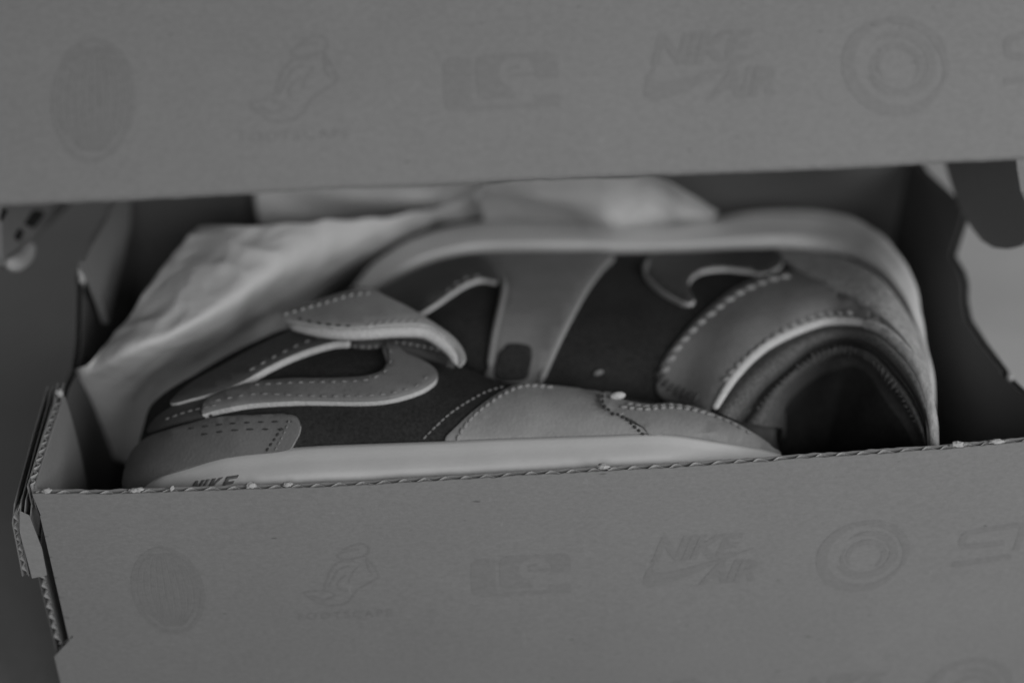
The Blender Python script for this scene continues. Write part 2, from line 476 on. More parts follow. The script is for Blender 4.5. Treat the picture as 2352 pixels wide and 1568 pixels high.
# side tabs of the lid, rounded at their free ends, hanging between lid and box
def yz(pts, x): return [(v.y, v.z) for v in (on_x(a_, b_, x) for a_, b_ in pts)]
rtab = [(2150, 285), (2163, 350), (2171, 379), (2185, 425), (2203, 475), (2230, 522), (2255, 553), (2282, 569), (2310, 572), (2345, 562), (2372, 535), (2376, 505), (2360, 475), (2345, 440), (2336, 385), (2328, 240)]
V, F = extrude_poly(yz(rtab, .335), lambda u, v, w: Vector((.335+w, u, v)), .0026)
part('lid_side_tab', mesh('lid_side_tab', V, F, M_card, False), lid, 'shaded rounded side tab of the lid')
ltab = [(5, 360), (215, 360), (185, 440), (160, 470), (125, 505), (95, 535), (75, 560), (72, 590), (55, 613), (32, 621), (14, 611), (6, 590), (4, 474)]
V, F = extrude_poly(yz(ltab, -.024), lambda u, v, w: Vector((-.024-w, u, v)), .0026)
lt = part('lid_side_tab', mesh('lid_side_tab', V, F, M_card, False), lid, 'side tab of the lid with dark slots and torn pale tip')
for slot in ([(76, 483), (92, 482), (104, 490), (92, 508), (78, 524), (66, 520), (56, 514), (66, 498)], [(45, 524), (55, 532), (50, 546), (43, 555), (33, 545), (38, 534)], [(6, 478), (18, 483), (12, 496), (6, 508), (2, 505)]):
    V, F = extrude_poly(yz(slot, -.0238), lambda u, v, w: Vector((-.0240+w, u, v)), .0003)
    part('slot', mesh('slot', V, F, M_dark, False), lt)
part('torn_tip', tube_mesh('torn_tip', [on_x(a_, b_, -.0225) for a_, b_ in ((20, 606), (36, 604), (54, 590), (70, 562))], .0036, M_fibre, 24, 10, .6), lt)

# ------------------------------------------------------------------ printed marks
def ell(cx, cy, rx, ry, n=40, a0=0, a1=2*math.pi): return [(cx+rx*math.cos(a0+(a1-a0)*i/n), cy+ry*math.sin(a0+(a1-a0)*i/n)) for i in range(n)]
def stroke(P, wd, closed=False):
    """ribbon polygons of a polyline in mm"""
    pp = [(p.x, p.y) for p in crom([Vector((x, y, 0)) for x, y in P], max(6, len(P)*5), closed)]
    if closed: pp.append(pp[0])
    out = []
    for (a, b), (c, d) in zip(pp, pp[1:]):
        t = Vector((c-a, d-b))
        if t.length < 1e-6: continue
        t.normalize(); n = Vector((-t.y, t.x))*wd/2; e = t*wd*.12
        out.append([(a+n.x-e.x, b+n.y-e.y), (a-n.x-e.x, b-n.y-e.y), (c-n.x+e.x, d-n.y+e.y), (c+n.x+e.x, d+n.y+e.y)])
    return out
def ring(cx, cy, rx, ry, wd, a0=0, a1=2*math.pi, n=44, taper=False, tilt=0):
    out = []
    for i in range(n):
        q = []
        for k, s in ((i, 1), (i+1, 1), (i+1, -1), (i, -1)):
            a = a0+(a1-a0)*k/n; w_ = wd*(math.sin(math.pi*k/n)**.6 if taper else 1)/2
            q.append((cx+(rx+s*w_)*math.cos(a), cy+(ry+s*w_)*math.sin(a)))
        out.append(q)
    return out
def text_polys(txt, size, cx, cy, shear=0, offset=0, space=1.0, rot=0):
    c = bpy.data.curves.new('lettering', 'FONT'); c.body = txt; c.size = size; c.shear = shear; c.offset = offset; c.space_character = space
    c.align_x = 'CENTER'; c.align_y = 'CENTER'; c.resolution_u = 3
    ob = bpy.data.objects.new('lettering', c); col.objects.link(ob)
    dg = bpy.context.evaluated_depsgraph_get(); me = bpy.data.meshes.new_from_object(ob.evaluated_get(dg))
    cr, sr = math.cos(rot), math.sin(rot)
    out = [[(cx+me.vertices[k].co.x*cr-me.vertices[k].co.y*sr, cy+me.vertices[k].co.x*sr+me.vertices[k].co.y*cr) for k in p.vertices] for p in me.polygons]
    bpy.data.objects.remove(ob); bpy.data.meshes.remove(me); bpy.data.curves.remove(c)
    return out
def rrect(x0, y0, x1, y1, r, corners=(1, 1, 1, 1)):
    out = []
    for (cx, cy, a), k in zip(((x1-r, y1-r, 0), (x0+r, y1-r, 90), (x0+r, y0+r, 180), (x1-r, y0+r, 270)), corners):
        if k: out += [(cx+r*math.cos(R(a+10*i)), cy+r*math.sin(R(a+10*i))) for i in range(10)]
        else: out.append(((x1, y1), (x0, y1), (x0, y0), (x1, y0))[[0, 90, 180, 270].index(a)])
    return out
def with_hole(outer, hole): return ('hole', outer, hole)
def mark_oval():
    P = ring(0, 0, 11.3, 18.4, 1.6)
    for m in range(-4, 5):
        lo, hi = (m-.34)/4.5, (m+.34)/4.5
        l, r_ = [], []
        for i in range(19):
            v = 16.4-i*32/18; k = math.sqrt(max(0, 1-(v/17.6)**2))
            if v < -8: k *= 1-.35*(-8-v)/8
            l.append((10.4*lo*k, v)); r_.append((10.4*hi*k, v))
        P += [[l[i], r_[i], r_[i+1], l[i+1]] for i in range(18)]
    return P
def mark_foot():
    P = []
    P += stroke([(1, 14), (6, 16.5), (9.5, 16), (10, 13), (7, 11), (2, 10.5), (-.5, 12), (3, 14), (7, 14.5)], .8)
    P += stroke([(8.5, 12), (11.5, 6.5), (12.6, 2.5), (11, 1), (5, -3), (2.5, -7), (-1, -9), (-6, -9), (-11, -5.5), (-12.5, -3), (-7, -2.5), (-2.5, -4.5), (-6, -6.5), (-10, -4.5)], .8)
    P += stroke([(5, 9.5), (0, 9.5), (-3.2, 5.5), (-5, 1), (-6, -2)], .8)
    P += stroke([(3, 7.5), (-.5, 6), (-3, 1.5), (-4.5, -1)], .7)
    P += stroke([(9, 10), (9.5, 6), (10.5, 3.5)], .7) + stroke([(6, 7), (3.5, 3.5), (2.5, .5)], .6) + stroke([(2, 4), (-1, 1), (-1, -2), (2, -3)], .6)
    P += text_polys('FOOTSCAPE', 4.6, 0, -13.8, space=1.35)
    return P
def mark_le():
    P = [rrect(-17, -8.6, -8.8, 8, 3, (0, 1, 1, 0))]
    P += [[(-9, -8.6), (16.5, -8.6), (16.5, -4.6), (9, -4.6), (9, -6.9), (-9, -6.9)]]
    arc = lambda r, a0, a1, n=16: [(4.6+r*math.cos(R(a0+(a1-a0)*i/n)), 2.4+r*.92*math.sin(R(a0+(a1-a0)*i/n))) for i in range(n+1)]
    up = rrect(-7.4, -5.6, 16.5, 8.6, 3)
    P += [[(16.5, .6), (16.5, 5.6)] + up[1:10] + up[10:20] + up[20:30] + [(4, -5.0)] + [(2.6, -3.0)] + arc(5.4, 250, 0, 24)[::1] + [(10, .6)]]
    P += stroke([(2.4, 1.9), (9.6, 2.1)], 1.0) + stroke([(2.2, 3.6), (5.2, 4.4)], .8)
    return P
def mark_air():
    P = text_polys('NIKE', 13.5, -1, 7.4, .32, .55, .92)
    sw = [(-16, -.6), (-17, -3.5), (-17.2, -6.5), (-15.2, -8), (-10, -7.4), (-2, -4), (8, .8), (20.5, 6.8), (8, 2.4), (-3, -.8), (-10.5, -2.2), (-13.8, -1.8), (-14.2, .2), (-13.2, 3)]
    P += [sw] + text_polys('AIR', 12.5, 11.5, -3.8, .32, .55, .92)
    return P
def mark_spiral():
    P = []; n = 130; prev = None
    for i in range(n+1):
        t = i/n; a = R(-60+800*t); r_ = 15.0-10.6*t; w_ = (2.9-1.2*t)*min(1, i/14, (n-i)/14+.1)/2
        q = [((r_+w_)*math.cos(a)+.4, (r_+w_)*math.sin(a)), ((r_-w_)*math.cos(a)+.4, (r_-w_)*math.sin(a))]
        if prev: P.append([prev[0], q[0], q[1], prev[1]])
        prev = q
    P += ring(.2, .2, 15.2, 15.0, 2.0, R(-150), R(-20), taper=True) + stroke([(-1.6, -.4), (.6, .2), (2.6, .8)], .8)
    return P
def mark_spiral():
    P = ring(0, 0, 14.0, 14.0, 4.6, R(60), R(330), taper=True) + ring(.3, .3, 14.2, 13.6, 3.4, R(-50), R(110), taper=True)
    P += ring(.8, .4, 8.4, 8.2, 3.6, R(-170), R(140), taper=True) + ring(1.0, -.6, 10.6, 9.6, 3.0, R(-130), R(60), taper=True)
    P += ring(.9, .2, 5.6, 5.4, 2.0, R(20), R(300), taper=True) + stroke([(-2.5, -.2), (1, .2), (4, 1.0)], .8)
    return P
def mark_spiral():
    P = ring(0, 0, 14.2, 14.2, 4.0, R(75), R(340), taper=True) + ring(0, 0, 14.6, 14.2, 3.0, R(-30), R(120), taper=True)
    P += ring(.5, .5, 9.8, 9.2, 3.0, R(-160), R(130), taper=True) + ring(.8, 0, 6.2, 6.0, 2.4, R(-60), R(220), taper=True)
    P += ring(.6, -.2, 8.0, 7.8, 1.6, R(150), R(330), taper=True)
    return P
def mark_s():
    return stroke([(5, 2.0), (0, 1.5), (-7, 1.2), (-9.2, 2.2), (-9.4, 5), (-8, 7), (-5, 7.6), (5, 8.8), (9.4, 9.2), (10.6, 7.6), (10.4, 3), (9.8, -1.6)], 2.3) + stroke([(-11.5, -6.4), (-4, -5.8), (4, -4.8), (8.2, -4.4)], 2.3)
MARKS = {'oval_mark': mark_oval, 'foot_mark': mark_foot, 'letter_mark': mark_le, 'wing_mark': mark_air, 'spiral_mark': mark_spiral, 's_mark': mark_s}
def mark_mesh(name, polys, place_):
    V, F = [], []
    for i_, P in enumerate(polys):
        o = len(V); place = lambda x, y, e=(i_ % 16)*3e-6: place_(x, y, e)
        if P[0] == 'cut': continue
        if P[0] == 'hole':
            rings_ = [[Vector((x, y, 0)) for x, y in r_] for r_ in P[1:]]
            flat = [p for r_ in rings_ for p in r_]
            V += [place(p.x*.001, p.y*.001) for p in flat]; F += [tuple(o+k for k in t) for t in tessellate_polygon(rings_)]
        elif len(P) <= 4: V += [place(x*.001, y*.001) for x, y in P]; F.append(tuple(range(o, o+len(P))))
        else:
            V += [place(x*.001, y*.001) for x, y in P]; F += [tuple(o+k for k in t) for t in tessellate_polygon([[Vector((x, y, 0)) for x, y in P]])]
    return mesh(name, V, F, M_ink, False)
CX = {'oval_mark': .0375, 'foot_mark': .0953, 'letter_mark': .1556, 'wing_mark': .2138, 'spiral_mark': .2712, 's_mark': .3140}
polys = {k: f() for k, f in MARKS.items()}
for k in MARKS:
    cz = .0808
    part(k, mark_mesh(k, polys[k], lambda x, y, e, k=k, cz=cz: Vector((CX[k]+x, bow(CX[k]+x, cz+y)-.00008-e, cz+y))), fw)
    part(k, mark_mesh(k, polys[k], lambda x, y, e, k=k: lid_place(CX[k]-.001+x, LD+.00008+e+.0015*math.sin(math.pi*(CX[k]+x-X0)/(X1-X0))*(.051-y)/LIP, -.0512+y)), lip)
for k, src, x0, z0 in (('oval_mark', 'oval_mark', .2130, .0085), ('wing_mark', 'wing_mark', .2690, .0125), ('spiral_mark', 'spiral_mark', .3160, .014)):
    part(k, mark_mesh(k, polys[src], lambda x, y, e, x0=x0, z0=z0: Vector((x0+x, bow(x0+x, z0+y)-.00008-e, max(z0+y, .001)))), fw)

# ------------------------------------------------------------------ front sneaker
DZ = -.007
s1 = thing('sneaker', 'sneaker lying on its side nearest the viewer, toe at left, with lifted pointed tongue', 'sneaker', (.14, .05, .0035), 'pair of sneakers in the box')
c1 = [
 [(306, 1136, .108), (296, 1118, .107), (289, 1098, .104), (285, 1086, .099)],
 [(318, 1124, .113), (304, 1104, .112), (295, 1086, .108), (290, 1076, .102)],
 [(400, 1088, .121), (368, 1042, .122), (345, 1002, .118), (328, 984, .109)],
 [(500, 1058, .125), (450, 992, .130), (402, 942, .129), (362, 915, .121)],
 [(640, 1038, .1265), (600, 962, .134), (540, 882, .134), (480, 842, .127)],
 [(730, 1030, .127), (720, 942, .135), (690, 842, .137), (650, 760, .132)],
 [(880, 1024, .127), (880, 932, .135), (870, 832, .137), (840, 745, .132)],
 [(1000, 1020, .127), (1010, 942, .133), (1020, 872, .133), (1012, 805, .126)],
 [(1130, 1014, .127), (1140, 955, .1315), (1148, 905, .1315), (1140, 872, .126)],
 [(1250, 1010, .127), (1240, 962, .131), (1234, 917, .132), (1226, 881, .129)],
 [(1380, 1006, .127), (1382, 962, .1305), (1386, 927, .131), (1389, 904, .128)],
 [(1490, 1002, .127), (1510, 972, .130), (1528, 950, .130), (1543, 930, .127)],
 [(1600, 1014, .124), (1620, 988, .127), (1640, 967, .126), (1652, 950, .123)],
 [(1700, 1030, .121), (1712, 1013, .1225), (1722, 999, .1215), (1728, 988, .119)],
 [(1790, 1050, .116), (1794, 1049, .116), (1797, 1047, .115), (1799, 1046, .114)]]
cols = []
for c in c1:
    P = [on_z(a, b, z+DZ) for a, b, z in c]; e = P[-1]
    P.insert(0, P[0]+Vector((0, -.004, -.006)))
    P += [e+Vector((0, .0035, -.006)), e+Vector((0, .0055, -.020)), e+Vector((0, .003, -.060)), Vector((e.x, e.y-.004, .006))]
    cols.append(P)
V, F, rows = loft(cols, 150, 60)
b1 = bvh_of(V, F); part('upper', mesh('upper', V, F, M_dark), s1, 'dark suede base of the upper')
# midsole: from the joint line to the front, against the front wall
joint = [(322, 1122, .113), (360, 1104, .1185), (400, 1086, .121), (500, 1056, .125), (560, 1046, .126), (640, 1037, .1265), (730, 1029, .127), (880, 1023, .127), (1000, 1019, .127), (1130, 1013, .127), (1250, 1009, .127), (1380, 1005, .127), (1490, 1001, .127), (1560, 1006, .126), (1640, 1019, .1235), (1740, 1036, .119), (1792, 1050, .116)]
cols = []
for i, (a, b, z) in enumerate(joint):
    J = on_z(a, b, z+DZ); q = i/(len(joint)-1); room = max(J.y-.0062, .004)
    pr_ = [(0, -.0035), (0, .0006), (.04, .0016), (.28, .0012), (.34, .0006), (.40, .0006), (.84, -.0006), (.96, -.0026), (1.0, -.010), (1.0, -.05)]
    P = [J+Vector((0, -room*u, v)) for u, v in pr_]; P.append(Vector((J.x, J.y-room, .006)))
    cols.append(P)
V, F, rows = loft(cols, 160, 70)
# fine tooth texture on the lower band of the rubber
ms = mesh('midsole', V, F, M_sole); bms1 = bvh_me(ms); mso = part('midsole', ms, s1)
E1 = [M_grey2, M_raw]
toe = [(298, 1118), (294, 1096), (300, 1068), (318, 1032), (352, 1000), (395, 984), (440, 972), (501, 958), (600, 952), (660, 950), (677, 953), (688, 962), (691, 978), (683, 1000), (655, 1034), (560, 1046), (480, 1062), (400, 1088), (335, 1120)]
toe = [(x, y+(7 if y < 1030 else 5)) for x, y in toe]
P_toe = panel_mesh('toe_cap', toe, [b1], .0026, [M_toe, M_raw], smooth_n=110)
part('toe_cap', P_toe, s1, 'mid grey leather toe cap')
loop = [(470, 950), (490, 944), (520, 937), (587, 926), (700, 920), (836, 921), (904, 914), (962, 897), (992, 880), (1004, 865), (996, 848), (966, 828), (930, 812), (905, 790), (880, 790), (886, 812), (888, 832), (874, 852), (840, 863), (768, 868), (666, 869), (598, 876), (545, 888), (500, 904), (478, 918), (468, 936)]
loop = [(x, y+11) for x, y in loop]
P_loop = panel_mesh('side_overlay', loop, [b1], .0030, E1, smooth_n=170, step=18, puff=.0004)
part('side_overlay', P_loop, s1, 'looped grey leather overlay with pale raw edge')
vamp = [(346, 996), (400, 978), (445, 967), (492, 954), (520, 930), (505, 908), (470, 908), (430, 922), (392, 942), (360, 966)]
P_va = panel_mesh('toe_vamp', vamp, [b1], .0016, [M_char, M_char], smooth_n=70, step=18)
part('toe_vamp', P_va, s1, 'charcoal leather strip above the toe cap')
eye = [(400, 925), (450, 916), (505, 900), (564, 876), (632, 838), (700, 808), (768, 788), (806, 784), (812, 755), (760, 742), (700, 748), (655, 768), (590, 800), (510, 845), (440, 885)]
eye = [(x, y+12) for x, y in eye]
P_eye = panel_mesh('eyestay', eye, [b1], .0034, [M_char, M_raw], smooth_n=120, step=18)
part('eyestay', P_eye, s1, 'charcoal leather strip with thick pale edge')
und = [(770, 768), (860, 758), (1000, 762), (1044, 794), (1050, 812), (1020, 812), (960, 801), (905, 792), (868, 800), (818, 800), (788, 786)]
P_und = panel_mesh('tongue_base', und, [b1], .003, [M_char, M_char], smooth_n=80, step=18)
part('tongue_base', P_und, s1)
fq = [on_z(600, 620, .142), on_z(1130, 620, .131), on_z(1130, 900, .1215), on_z(600, 900, .131)]
bfl = bvh_of(fq, [(0, 1, 2, 3)])
# tongue surface: a gently saddle-shaped sheet lifted off the upper
fcol = [[(600, 640, .134), (600, 740, .135), (600, 860, .133)], [(740, 640, .138), (740, 740, .140), (740, 860, .138)], [(860, 640, .137), (860, 740, .1405), (860, 860, .137)], [(980, 640, .134), (980, 750, .137), (980, 870, .132)], [(1100, 650, .126), (1090, 780, .128), (1080, 900, .124)]]
V, F, _ = loft([[on_z(*p) for p in c] for c in fcol], 30, 20); bfl = bvh_of(V, F)
fl_o = [(644, 723), (668, 713), (720, 699), (770, 683), (812, 672), (840, 669), (862, 673), (887, 687), (938, 712), (972, 733), (1006, 755), (1038, 779), (1059, 806), (1067, 832), (1056, 838), (1042, 800), (1006, 768), (972, 752), (904, 751), (836, 757), (785, 758), (730, 752), (664, 740)]
P_fl = panel_mesh('tongue', fl_o, [bfl], .0018, [M_grey, M_raw], smooth_n=130, step=18)
# thicken the foam under the tongue
for v in P_fl.vertices:
    pass
part('tongue', P_fl, s1, 'pointed grey leather tongue with thick pale foam edge')
def tube_on(name, path, bvhs, rad, m, parent, lift=0, n=None, label=None, taper=0.0):
    pts = []
    for p in crom([Vector((x, y, 0)) for x, y in path], n or len(path)*4):
        P, N = cast(p.x, p.y, bvhs); pts.append(P+N*lift)
    return part(name, tube_mesh(name, pts, rad, m, len(pts), 8, taper), parent, label)
tube_on('foam_edge', [(664, 744), (734, 756), (785, 761), (836, 761), (904, 756), (968, 757), (1003, 773), (1036, 802), (1056, 834)], [bfl], .0023, M_raw, s1, -.0010, taper=.5)
quarter = [(1022, 1014), (1054, 976), (1086, 948), (1118, 924), (1150, 904), (1182, 889), (1214, 884), (1262, 889), (1326, 896), (1383, 904), (1383, 926), (1395, 944), (1424, 958), (1455, 975), (1490, 990), (1520, 1008), (1294, 1013), (1094, 1015)]
P_q = panel_mesh('quarter_panel', quarter, [b1], .0012, [M_grey, M_raw], smooth_n=110)
part('quarter_panel', P_q, s1, 'light grey leather quarter panel')
bq = bvh_me(P_q)
heel = [(1380, 907), (1398, 904), (1414, 918), (1446, 926), (1494, 933), (1542, 930), (1582, 936), (1622, 948), (1646, 958), (1678, 970), (1718, 992), (1754, 1016), (1792, 1047), (1754, 1043), (1654, 1020), (1574, 1011), (1518, 1004), (1494, 1001), (1470, 978), (1430, 957), (1390, 943), (1379, 924)]
P_h = panel_mesh('heel_panel', heel, [b1, bq], .0013, [M_heel, M_heel], smooth_n=120)
part('heel_panel', P_h, s1, 'light grey leather heel panel with beaded stitching')
bt, bl, be, bh, bf, bu = [bvh_me(m) for m in (P_toe, P_loop, P_eye, P_h, P_fl, P_und)]
def seam(path, bvhs, pitch, hl, r, m, parent, lift=.0002, tilt=0):
    part('stitching', stitch_mesh('stitching', path, bvhs, pitch, hl, r, m, lift, tilt), parent, None, 'stuff')
A1 = [b1, bt, bl, be, bq, bh]
seam([(440, 984), (500, 976), (560, 971), (640, 968), (664, 968)], A1, 30, .0012, .0004, M_thread_d, s1)
seam([(470, 997), (520, 990), (580, 986), (645, 986)], A1, 30, .0012, .0004, M_thread_d, s1)
seam([(664, 968), (650, 1000), (634, 1030)], A1, 13, .0007, .0005, M_thread_m, s1)
seam([(645, 986), (632, 1006), (614, 1032)], A1, 13, .0007, .0005, M_thread_d, s1)
seam([(500, 920), (590, 905), (720, 910), (836, 909), (904, 902), (958, 885), (978, 868)], A1, 26, .0011, .00055, M_thread_m, s1)
seam([(590, 884), (680, 879), (770, 877), (840, 873), (880, 856), (896, 832), (896, 806)], A1, 24, .0011, .00055, M_thread_m, s1)
seam([(580, 848), (640, 815), (700, 787), (760, 767)], A1, 27, .0012, .00055, M_thread_m, s1)
seam([(385, 962), (430, 946), (490, 932)], A1+[bvh_me(P_va)], 18, .0011, .0005, M_thread_m, s1)
seam([(658, 722), (700, 710), (752, 695), (806, 679), (845, 675)], [bf], 19, .0012, .0008, M_thread, s1, .0003, .5)
seam([(690, 733), (740, 744), (800, 749)], [bf], 22, .001, .0005, M_thread_d, s1)
seam([(850, 745), (900, 738), (960, 737)], [bf], 17, .0014, .0005, M_thread, s1, .0002, .5)
seam([(800, 792), (850, 796), (905, 788), (960, 796), (1020, 808)], [bu, b1], 15, .0010, .0007, M_thread_m, s1, .0004)
seam([(1052, 1006), (1064, 984), (1090, 954), (1120, 930), (1150, 910), (1182, 894), (1214, 887), (1262, 890)], A1, 17, .00125, .0008, M_thread, s1, .0003, .25)
seam([(976, 1004), (1000, 980), (1030, 953), (1060, 932), (1090, 914), (1120, 899), (1152, 890)], A1, 14, .0010, .0005, M_thread_m, s1)
seam([(1384, 912), (1388, 934), (1412, 950), (1440, 966), (1462, 984), (1476, 997)], A1, 11, .0007, .0007, M_thread_d, s1, .0004)
seam([(1432, 936), (1480, 941), (1540, 937), (1590, 943), (1630, 953)], A1, 17, .0012, .0008, M_thread, s1, .0003, .3)
seam([(1446, 929), (1494, 935), (1542, 931), (1582, 937), (1622, 949), (1646, 959), (1678, 971), (1718, 994)], A1, 19, .0013, .0008, M_thread_m, s1, .0003, .3)
P, N = cast(1417, 915, A1); part('pull_tab', bead_mesh('pull_tab', [(P+N*.001, Vector((1, .15, 0)), N, .0027, .0014)], M_raw, 10, 8), s1, 'small white tab end')
# lettering moulded on the toe end of the midsole
GL = {'N': [(0, 0), (0, 1), (.32, 1), (.68, .42), (.68, 1), (1, 1), (1, 0), (.7, 0), (.32, .6), (.32, 0)], 'I': [(0, 0), (0, 1), (1, 1), (1, 0)],
      'K': [(0, 0), (0, 1), (.34, 1), (.34, .6), (.64, 1), (1, 1), (.6, .55), (1, 0), (.64, 0), (.34, .45), (.34, 0)],
      'E': [(0, 0), (0, 1), (1, 1), (1, .78), (.36, .78), (.36, .6), (.9, .6), (.9, .4), (.36, .4), (.36, .22), (1, .22), (1, 0)]}
for ch, x0, x1 in (('N', 430, 452), ('I', 456, 464), ('K', 469, 494), ('E', 502, 530)):
    O = []
    for u, v in GL[ch]:
        x = x0+(x1-x0)*u+v*19; O.append((x, 1126-(x-450)*.14-v*29+8))
    part('letter', panel_mesh('letter', O, [bms1], .0003, [M_mark, M_mark], step=5, bevel=1.2), mso)

# ------------------------------------------------------------------ rear sneaker
s2 = thing('sneaker', 'sneaker lying at the back, sole to the back wall, dark foot opening at right', 'sneaker', (.24, .14, .0035), 'pair of sneakers in the box')
c2 = [
 [(850, 690, .094), (862, 705, .099), (874, 735, .101), (895, 775, .096)],
 [(930, 636, .103), (945, 682, .110), (962, 742, .112), (985, 805, .103)],
 [(1000, 605, .105), (1010, 662, .113), (1022, 742, .115), (1050, 832, .105)],
 [(1100, 583, .106), (1106, 652, .114), (1115, 752, .114), (1120, 885, .101)],
 [(1250, 581, .107), (1245, 652, .114), (1240, 762, .113), (1230, 905, .098)],
 [(1400, 582, .107), (1382, 662, .114), (1352, 782, .113), (1330, 925, .097)],
 [(1550, 581, .107), (1532, 682, .114), (1502, 792, .113), (1480, 935, .096)],
 [(1650, 577, .107), (1642, 662, .115), (1600, 790, .114), (1560, 945, .099)],
 [(1780, 570, .107), (1765, 652, .117), (1710, 752, .119), (1640, 942, .108)],
 [(1860, 575, .107), (1850, 642, .117), (1815, 702, .121), (1758, 802, .117)],
 [(1950, 592, .105), (1940, 642, .114), (1925, 692, .119), (1905, 742, .118)],
 [(2020, 630, .101), (2015, 672, .109), (2010, 717, .113), (2004, 754, .113)],
 [(2068, 690, .095), (2067, 732, .102), (2067, 772, .106), (2068, 802, .106)],
 [(2106, 762, .087), (2108, 802, .093), (2112, 842, .097), (2116, 872, .097)],
 [(2128, 850, .079), (2133, 892, .084), (2137, 932, .087), (2138, 965, .087)],
 [(2142, 960, .066), (2143, 990, .074), (2143, 1020, .078), (2142, 1050, .078)]]
def zz(px, z): return z+.008+max(0, min((px-1900)/230, 1))*.026
c2 = [[(a, b, zz(a, z)) for a, b, z in c] for c in c2]
cols = [[on_z(*p) for p in c] for c in c2]
V, F, rows = loft(cols, 170, 60)
b2 = bvh_of(V, F); part('upper', mesh('upper', V, F, M_dark), s2, 'black suede base of the upper')
edge = rows[-1]
# tongue side and collar: close the near side down to the floor
n_c = next(i for i, p in enumerate(edge) if p.x > on_z(1640, 942, zz(1640, .108)).x)
low = edge[:n_c+1]
V, F, _ = loft([[p, p+Vector((0, -.004, -.010)), p+Vector((0, -.004, -.04)), Vector((p.x, p.y+.004, .006))] for p in low[::6]], 60, 24)
part('side_lining', mesh('side_lining', V, F, M_dark), s2)
# collar lining turning in over the opening
mid = [(1700, 968), (1752, 905), (1805, 856), (1868, 806), (1934, 786), (1998, 800), (2052, 848), (2100, 915), (2128, 990), (2134, 1075)]
inn = [(1796, 985), (1806, 925), (1842, 874), (1896, 836), (1948, 822), (1996, 838), (2034, 890), (2080, 950), (2118, 1030), (2128, 1100)]
pip = [(1640, 944), (1688, 868), (1758, 801), (1850, 757), (1918, 742), (2004, 754), (2068, 802), (2116, 872), (2138, 965), (2142, 1050)]
pipz = [.108, .113, .117, .1185, .118, .113, .106, .097, .087, .078]
pipz = [zz(a[0], z) for a, z in zip(pip, pipz)]
cols = []
for a, b, c, z in zip(pip, mid, inn, pipz):
    mixp = lambda u, v, k: (u[0]+(v[0]-u[0])*k, u[1]+(v[1]-u[1])*k)
    cols.append([on_z(*a, z-.002), on_z(*mixp(a, b, .15), z+.0006), on_z(*mixp(a, b, .45), z+.0012), on_z(*mixp(a, b, .8), z-.002), on_z(*b, z-.0085), on_z(*mixp(b, c, .25), z-.006), on_z(*mixp(b, c, .6), z-.008), on_z(*c, z-.016), on_z(*c, z-.016)+Vector((0, .004, -.008))])
V, F, _ = loft(cols, 130, 50)
blin = bvh_of(V, F); part('collar_lining', mesh('collar_lining', V, F, M_lin), s2, 'dark grey padded lining of the foot opening')
# inside of the shoe: shallow bowl, its shade put into the near-black colour
cav = []
deep = sum((on_z(*c, z-.016) for c, z in zip(inn, pipz)), Vector())/len(inn)+Vector((-.004, .018, -.040))
for c, z in zip(inn, pipz):
    p3 = on_z(*c, z-.016)+Vector((0, .003, -.005)); cav.append([p3, p3.lerp(deep, .2)+Vector((0, .006, -.010)), p3.lerp(deep, .55)+Vector((0, .004, -.008)), p3.lerp(deep, .99)])
V, F, _ = loft(cav, 60, 30); part('shade_bowl', mesh('shade_bowl', V, F, M_black), s2)
# midsole
outer = [(800, 676), (845, 620), (900, 577), (960, 546), (1040, 522), (1120, 512), (1250, 514), (1400, 521), (1500, 525), (1600, 513), (1700, 493), (1800, 485), (1900, 491), (1980, 514), (2040, 556), (2082, 612), (2108, 672), (2120, 742), (2130, 810), (2146, 880), (2148, 980)]
jn = [(858, 684), (895, 654), (935, 632), (985, 608), (1045, 592), (1110, 582), (1250, 580), (1400, 581), (1500, 582), (1600, 579), (1700, 574), (1790, 569), (1870, 575), (1940, 590), (1990, 612), (2030, 644), (2064, 690), (2090, 740), (2112, 800), (2132, 880), (2142, 980)]
jz = [.094, .099, .103, .105, .106, .106, .107, .107, .107, .107, .107, .107, .107, .105, .103, .100, .095, .090, .083, .077, .064]
jz = [zz(a[0], z) for a, z in zip(jn, jz)]
cols = []
for (a, b), (c, d), z in zip(jn, outer, jz):
    J = on_z(a, b, z-.003); O = on_z(c, d, z-.005); E2 = O-J
    P = [J+Vector((0, 0, -.002)), J+E2*.04+Vector((0, 0, .0032)), J+E2*.12+Vector((0, 0, .0040)), J+E2*.34+Vector((0, 0, .0042)), J+E2*.39+Vector((0, 0, .0030)), J+E2*.44+Vector((0, 0, .0040)), J+E2*.70+Vector((0, 0, .0036)), J+E2*.75+Vector((0, 0, .0022)), J+E2*.81+Vector((0, 0, .0030)), O+Vector((0, 0, .0005)), O+Vector((0, .0006, -.006)), O+Vector((0, 0, -.03)), Vector((O.x, min(O.y, .2), .006))]
    for p in P: p.y = min(p.y, .2085)
    cols.append(P)
V, F, _ = loft(cols, 170, 80); part('midsole', mesh('midsole', V, F, M_sole), s2)
toe2 = [(862, 690), (880, 670), (930, 640), (1000, 608), (1085, 590), (1118, 602), (1140, 628), (1142, 654), (1108, 649), (1074, 659), (1040, 680), (1006, 704), (966, 728), (915, 745), (880, 735)]
P1 = panel_mesh('toe_overlay', toe2, [b2], .0022, [M_char, M_raw], smooth_n=90); part('toe_overlay', P1, s2, 'charcoal toe overlay with pale edge')
strap = [(1092, 588), (1118, 606), (1143, 627), (1156, 650), (1154, 680), (1143, 729), (1132, 782), (1123, 840), (1118, 884), (1236, 888), (1253, 843), (1281, 786), (1311, 726), (1345, 665), (1379, 618), (1410, 586), (1300, 584), (1180, 584)]
